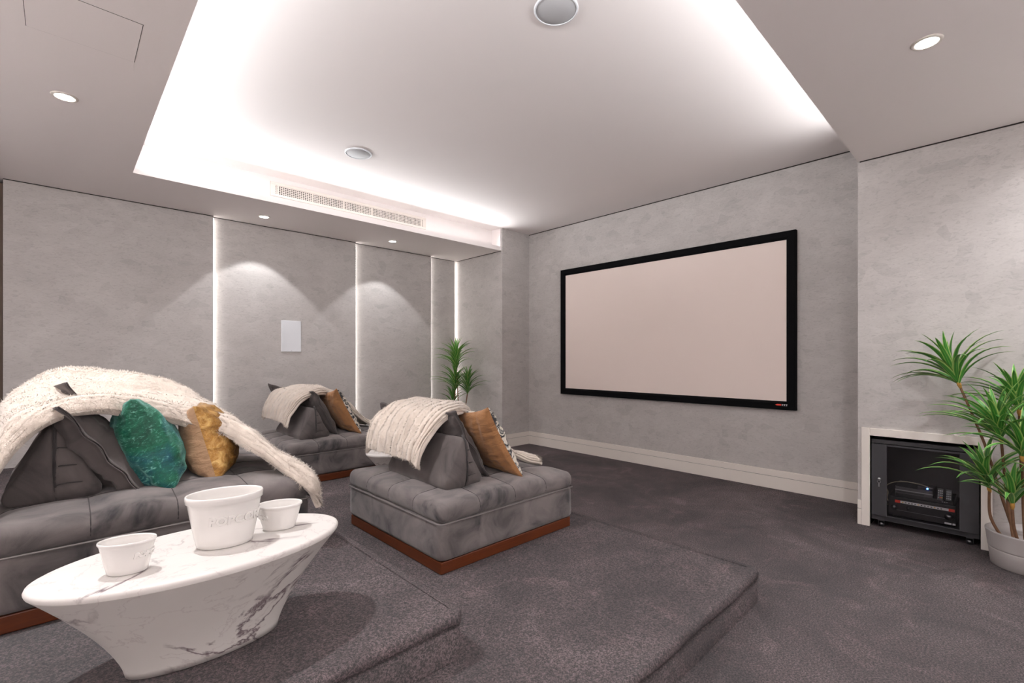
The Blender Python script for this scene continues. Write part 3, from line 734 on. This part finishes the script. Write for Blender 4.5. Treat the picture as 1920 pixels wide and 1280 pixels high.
def oval_dish(name, label, loc, rot, a, b, h, base, band, text_ang, text_size, text_z, group=None, wall=.006):
    t = thing(name, label, 'bucket' if 'bucket' in name else 'bowl', loc, (0, 0, rot), group=group)
    k = base
    prof = [(.3, .0), (k - .05, .0), (k, .004), (k + .02, .015)]
    for i in range(1, 9): f = i / 9; prof.append((k + .02 + (.945 - k - .02) * f ** .9, .015 + (h - band - .015) * f))
    prof += [(.955, h - band), (1.0, h - band + .003), (1.0, h - .004), (.985, h), (.955, h), (.94, h - .004), (.935, h - band * .9), (.915, h - band * 1.2)]
    for i in range(1, 7): f = i / 6; prof.append((.915 + (k - .05 - .915) * f, (h - band * 1.2) * (1 - f) + .010 * f))
    prof += [(.1, .010)]
    lathe('vessel', prof, 'ceramic', t, 64, a, b)
    # raised lettering wrapped round the side
    cu = bpy.data.curves.new('lettering', 'FONT'); cu.body = 'POPCORN'; cu.size = text_size; cu.extrude = .0022; cu.bevel_depth = .0012; cu.align_x = 'CENTER'; cu.space_character = 1.12; cu.offset = .001
    tmp = bpy.data.objects.new('tmp_text', cu); COL.objects.link(tmp)
    me = bpy.data.meshes.new_from_object(tmp); bpy.data.objects.remove(tmp); bpy.data.curves.remove(cu)
    r0 = .5 * (a + b)
    def rad(z): 
        f = max(0, (z - .015) / (h - band - .015)); return k + .02 + (.945 - k - .02) * f ** .9
    for v in me.vertices:
        x, y, zt = v.co; z = text_z + y; s = rad(z)
        # walk along the oval by arc length from the chosen angle
        q = text_ang; st = x / 24
        for _ in range(24): q += st / max(.01, math.hypot(a * s * math.sin(q), b * s * math.cos(q)))
        px, py = a * s * math.cos(q), b * s * math.sin(q); nrm = Vector((math.cos(q) / a, math.sin(q) / b)).normalized()
        v.co = (px + nrm.x * (zt + .0005), py + nrm.y * (zt + .0005), z)
    link('lettering', me, 'ceramic', t)
    return t
TZ = P2 + .33 + .0005
oval_dish('popcorn_bucket', 'tall white ceramic popcorn bucket in the middle of the table', (.392, 1.80, TZ), R(-12), .113, .080, .17, .72, .024, R(-62), .036, .082)
oval_dish('snack_bowl', 'small white bowl at the left end of the table', (.135, 1.755, TZ), R(-20), .070, .046, .094, .70, .009, R(-8), .018, .048, 'small white popcorn bowls')
oval_dish('snack_bowl', 'small white bowl beyond the popcorn bucket', (.570, 1.825, TZ), R(-22), .077, .052, .090, .70, .010, R(188), .018, .045, 'small white popcorn bowls')

# ---------------------------------------------------------------- equipment rack in the niche
rk = thing('equipment_rack', 'black glass-door equipment rack on casters in the wall niche', 'rack', (4.535, .4185, 0))
def rack():
    hw, z0, z1, D = .298, .055, .672, .50
    box('top_panel', (0, D, -hw, hw, z1 - .03, z1), 'rack', rk, .002); box('bottom_panel', (0, D, -hw, hw, z0, z0 + .034), 'rack', rk, .002)
    for s in (-1, 1): box('side_panel', (.01, D, s * hw - .012 if s > 0 else -hw, s * hw if s > 0 else -hw + .012, z0 + .034, z1 - .03), 'rackin', rk)
    box('back_panel', (D - .012, D, -hw + .012, hw - .012, z0 + .034, z1 - .03), 'rackin', rk)
    bm = bmesh.new()
    for i in range(60):
        for j in range(3): y = -.24 + .48 * i / 59; add_box(bm, -.0012, 0, y - .0025, y + .0025, z0 + .009 + .008 * j, z0 + .013 + .008 * j)
    o = from_bm('vent_perforation', bm, 'device', rk); o['kind'] = 'stuff'
    # door: two wide stiles and a pane
    d = box('door', (-.016, -.002, .2025, hw - .002, z0 + .036, z1 - .034), 'rack', rk, .002)
    box('stile', (-.016, -.002, -hw + .002, -.1975, z0 + .036, z1 - .034), 'rack', d, .002)
    box('rail', (-.014, -.003, -.1975, .2025, z1 - .046, z1 - .034), 'rack', d); box('rail', (-.014, -.003, -.1975, .2025, z0 + .036, z0 + .044), 'rack', d)
    box('glass_pane', (-.009, -.005, -.1975, .2025, z0 + .044, z1 - .046), 'glass', d)
    lathe_y = []
    lk = bpy.data.objects.new('lock', None)
    pts = [(-.016, .2475, .372), (-.028, .2475, .372)]
    l = tube('lock', pts, .011, 'metal', d, 16)
    ring = [(-.030, .2475 + .010 * math.cos(a), .354 + .010 * math.sin(a)) for a in [2 * PI * k / 16 for k in range(16)]]
    tube('key_ring', ring, .0016, 'metal', d, 6, True); box('key', (-.031, -.029, .2475 - .0035, .2475 + .0035, .315, .344), 'metal', d)
    bpy.data.objects.remove(lk)
    for y in (.24, -.248):
        for x in (.03, D - .03):
            c = box('caster', (x - .018, x + .018, y - .020, y + .020, .044, z0), 'darkmetal', rk, .002)
            for s in (-1, 1): box('fork', (x - .014, x + .014, y + s * .017 - .0015, y + s * .017 + .0015, .014, .046), 'darkmetal', c)
            tube('wheel', [(x, y - .014, .0195), (x, y + .014, .0195)], .0195, 'darkmetal', c, 16)
rack()
SX = 4.535 + .045
t = thing('av_receiver', 'black receiver with red and white sticker on the rack floor', 'receiver', (SX, .430, .0895))
def receiver():
    y0, y1 = -.19, .19
    box('case', (0, .33, y0, y1, .012, .155), 'device', t, .004); box('front_strip', (-.0015, 0, y0 + .03, y1 - .05, .055, .057), 'metal', t)
    for y, z, r in ((.155, .075, .018), (.072, .083, .010), (-.152, .072, .025)): 
        tube('knob', [(0, y, z), (-.012, y, z)], r, 'darkmetal', t, 20)
    s = box('sticker', (-.0012, 0, -.150, .118, .112, .130), 'label', t); box('sticker_end', (-.0022, -.0005, .118, .150, .111, .131), 'red', s); box('sticker_end', (-.0022, -.0005, -.182, -.150, .111, .131), 'red', s)
    for i in range(13): y = .10 - .018 * i; box('sticker_print', (-.0020, -.0011, y, y + .009, .117, .123), 'device' if i % 5 else 'yellow', s)
    box('badge', (-.0012, 0, -.165, -.128, .018, .030), 'label', t); box('badge', (-.0012, 0, -.186, -.170, .018, .030), 'label', t)
    for x in (.03, .29):
        for y in (y0 + .04, y1 - .04): tube('foot', [(x, y, 0), (x, y, .013)], .014, 'device', t, 12)
receiver()
t = thing('recorder_box', 'black recorder lying on the receiver', 'recorder', (SX + .01, .430, .245))
box('case', (0, .28, -.178, .150, 0, .028), 'device', t, .003)
for i in range(3): box('front_button', (-.001, 0, -.12 - .012 * i, -.113 - .012 * i, .012, .016), 'button', t)
t = thing('media_player', 'black disc player with silver edge strip in the rack', 'player', (SX + .005, .472, .2735))
def player():
    box('case', (0, .24, -.108, .108, 0, .050), 'rackin', t, .003); box('silver_strip', (-.0015, 0, -.108, .108, .022, .028), 'metal', t)
    box('disc_tray', (-.001, 0, -.06, .095, .008, .018), 'device', t)
player()
t = thing('signal_extender', 'small black box with glowing blue light on the disc player', 'device', (SX + .01, .395, .324))
box('case', (0, .08, -.028, .055, 0, .022), 'device', t, .002); tube('blue_light', [(-.002, .0, .012), (.001, .0, .012)], .0055, 'blue', t, 12); box('plug', (-.012, 0, -.03, -.005, .018, .026), 'metal', t)
def remote(label, y, seed):
    t = thing('remote_control', label, 'remote', (SX - .006, y, .2735), (0, R(24), 0), group='remotes lying in the rack')
    box('body', (0, .016, -.018, .018, 0, .085), 'device', t, .004)
    for i in range(4):
        for j in range(3): box('button', (-.0015, 0, -.013 + .0095 * j, -.0065 + .0095 * j, .014 + .016 * i, .022 + .016 * i), 'yellow' if (i, j) == (0, 0) and seed == 1 else ('red' if (i, j) == (0, 1) and seed == 1 else 'button'), t)
remote('slim remote with coloured buttons beside the disc player', .325, 1); remote('slim remote with grey buttons next to the door stile', .280, 2)
o = tube('cable', catmull([Vector(p) for p in ((SX + .05, .640, .26), (SX + .02, .632, .315), (SX + .01, .58, .352), (SX + .01, .51, .366), (SX + .01, .42, .358), (SX + .008, .372, .342))], 28), .003, 'cable')
tag(o, 'thin pale cable arching over the disc player', 'cable')
o = tube('cable', catmull([Vector(p) for p in ((SX + .03, .642, .30), (SX + .0, .622, .27), (SX + .01, .63, .22), (SX + .02, .615, .185), (SX + .05, .63, .16))], 24), .004, 'cable')
tag(o, 'looped grey cable hanging beside the receiver', 'cable')

# ---------------------------------------------------------------- plants
def leaf_mesh(L, W, f0, f1, name='leaf'):
    n = 9; vs, fs = [], []; x = z = 0; ds = L / n
    for i in range(n + 1):
        s = i / n; a = f0 + (f1 - f0) * s ** 1.3; wd = W * (min(1, .45 + s * 3) * (1 - s ** 3)) + .0006
        sx, sz = math.cos(a), -math.sin(a)
        vs += [(x - .3 * wd * -sx * -1 * .6, -wd / 2, z + .25 * wd), (x, 0, z), (x - .3 * wd * .6 * sx, wd / 2, z + .25 * wd)]
        x += math.sin(a) * ds; z += math.cos(a) * ds
    for i in range(n):
        for k in range(2): fs.append((i * 3 + k, i * 3 + k + 1, i * 3 + k + 4, i * 3 + k + 3))
    bm = bmesh.new(); bv = [bm.verts.new(v) for v in vs]
    for f in fs: bm.faces.new([bv[q] for q in f])
    uv = bm.loops.layers.uv.new('across'); bm.verts.index_update()
    for f in bm.faces:
        for lp in f.loops: lp[uv].uv = (abs(lp.vert.index % 3 - 1), lp.vert.index // 3 / n)
    me = bpy.data.meshes.new(name); bm.to_mesh(me); bm.free(); me.materials.append(M['leaf'])
    for p in me.polygons: p.use_smooth = True
    return me
LEAVES = [leaf_mesh(.33, .033, R(4), R(40)), leaf_mesh(.38, .034, R(14), R(84)), leaf_mesh(.42, .033, R(26), R(106)), leaf_mesh(.42, .031, R(40), R(116))]
def rosette(parent, base, axis, count, scale, rnd):
    a = Vector(axis).normalized(); q = a.to_track_quat('Z', 'Y').to_matrix().to_4x4()
    c = tube('crown', [Vector(base) - a * .02, Vector(base), Vector(base) + a * .035], .01, 'crown', parent, 8, rads=[.007, .011, .009])
    for i in range(count):
        f = i / count; k = min(3, int(f * 4 + rnd.random() * .6)); ang = i * 2.39996 + rnd.random() * .4
        sc = scale * rnd.uniform(.85, 1.15)
        for tries in range(12):      # leaves turn away from the wall behind
            mt = Matrix.Translation(Vector(base) + a * (.045 - .045 * f)) @ q @ Matrix.Rotation(ang, 4, 'Z') @ Matrix.Rotation(rnd.uniform(-.10, .10), 4, 'Y') @ Matrix.Diagonal((sc, 1, sc, 1))
            if max((mt @ v.co).x for v in LEAVES[k].vertices) + PX < 4.495: break
            ang += .9; sc *= .96
        o = bpy.data.objects.new('leaf', LEAVES[k]); COL.objects.link(o); o.parent = c; o.matrix_local = mt
    return c
PX, PY = 4.312, -.105
t = thing('potted_plant', 'tall multi-stemmed leafy plant in a grey pot beside the rack', 'plant', (PX, PY, 0))
pr = [(.05, 0), (.168, 0), (.174, .004), (.1825, .098), (.183, .105), (.1812, .1065), (.1812, .1095), (.1855, .111), (.1865, .118), (.196, .200), (.198, .208), (.199, .214), (.197, .218), (.189, .218), (.186, .212), (.176, .185), (.05, .18)]
lathe('pot', pr, 'pot', t, 56); lathe('soil', [(.002, .176), (.1, .178), (.172, .176), (.172, .165), (.002, .165)], 'soil', t, 40)
rnd = random.Random(5)
STEMS = [((4.28, .209, 1.117), (-.0, .30, .95), [(.03, .06, .17), (.02, .13, .45), (-.005, .20, .75)], 30, .98, 1),
         ((4.22, .018, .786), (-.12, .12, 1), [(-.02, .07, .17), (-.02, .10, .45)], 28, 1.0, 1),
         ((4.15, -.070, .697), (-.2, .0, 1), [(-.06, .02, .17), (-.1, .03, .4)], 26, .95, 1),
         ((4.22, .070, .471), (-.15, .15, 1), [(-.04, .12, .17), (-.085, .17, .30)], 24, .85, 1),
         ((4.13, -.029, .407), (-.1, .0, 1), [(-.10, .05, .17), (-.15, .07, .28)], 18, .72, 1),
         ((4.33, -.060, .955), (.05, .10, 1), [(.03, .0, .17), (.05, .03, .5), (.04, .04, .75)], 26, .90, 1)]
for (b, ax, mid, cnt, sc, _) in STEMS:
    lb = (b[0] - PX, b[1] - PY, b[2]); pts = catmull([Vector(m) for m in mid] + [Vector(lb)], 16)
    tube('stem', pts, .0075, 'stem', t, 8, rads=[.009 - .0025 * i / 15 for i in range(16)])
    rosette(t, lb, ax, cnt, sc, rnd)

BX, BY = 4.23, 5.56
t = thing('potted_plant', 'smaller leafy plant in the far corner by the glowing strip', 'plant', (BX, BY, 0))
lathe('pot', [(p * .8, z) for p, z in pr], 'pot', t, 40); lathe('soil', [(.002, .176), (.137, .176), (.137, .165), (.002, .165)], 'soil', t, 32)
def cluster(base, cnt, sc, rnd):
    bm = bmesh.new()
    for i in range(cnt):
        f = i / cnt; k = min(3, int(f * 4 + rnd.random() * .6)); s = sc * rnd.uniform(.8, 1.1)
        mt = Matrix.Translation(Vector(base) + Vector((0, 0, .12 - .16 * f))) @ Matrix.Rotation(i * 2.4 + rnd.random() * .4, 4, 'Z') @ Matrix.Diagonal((s, s, s, 1))
        for tries in range(8):
            mx = max((mt @ v.co).x for v in LEAVES[k].vertices) + BX
            if mx < 4.54: break
            mt = mt @ Matrix.Rotation(.8, 4, 'Z')
        else: continue
        tmp = bmesh.new(); tmp.from_mesh(LEAVES[k]); tmp.transform(mt); me = bpy.data.meshes.new('tmp'); tmp.to_mesh(me); tmp.free(); bm.from_mesh(me); bpy.data.meshes.remove(me)
    me = bpy.data.meshes.new('leaf_cluster'); bm.to_mesh(me); bm.free()
    o = link('leaf_cluster', me, 'leaf', t, True); o['kind'] = 'stuff'
for (b, m, cnt, sc) in (((.0, .08, 1.18), (.02, .05, .6), 60, 1.0), ((.0, .10, .84), (-.02, .08, .5), 50, 1.0), ((.03, -.16, .80), (.03, -.08, .45), 44, .9), ((-.03, .12, .56), (-.02, .08, .3), 26, .85)):
    tube('stem', catmull([Vector((m[0] * .6, m[1] * .6, .17)), Vector(m), Vector(b)], 12), .008, 'stem', t, 8); cluster(b, cnt, sc, rnd)
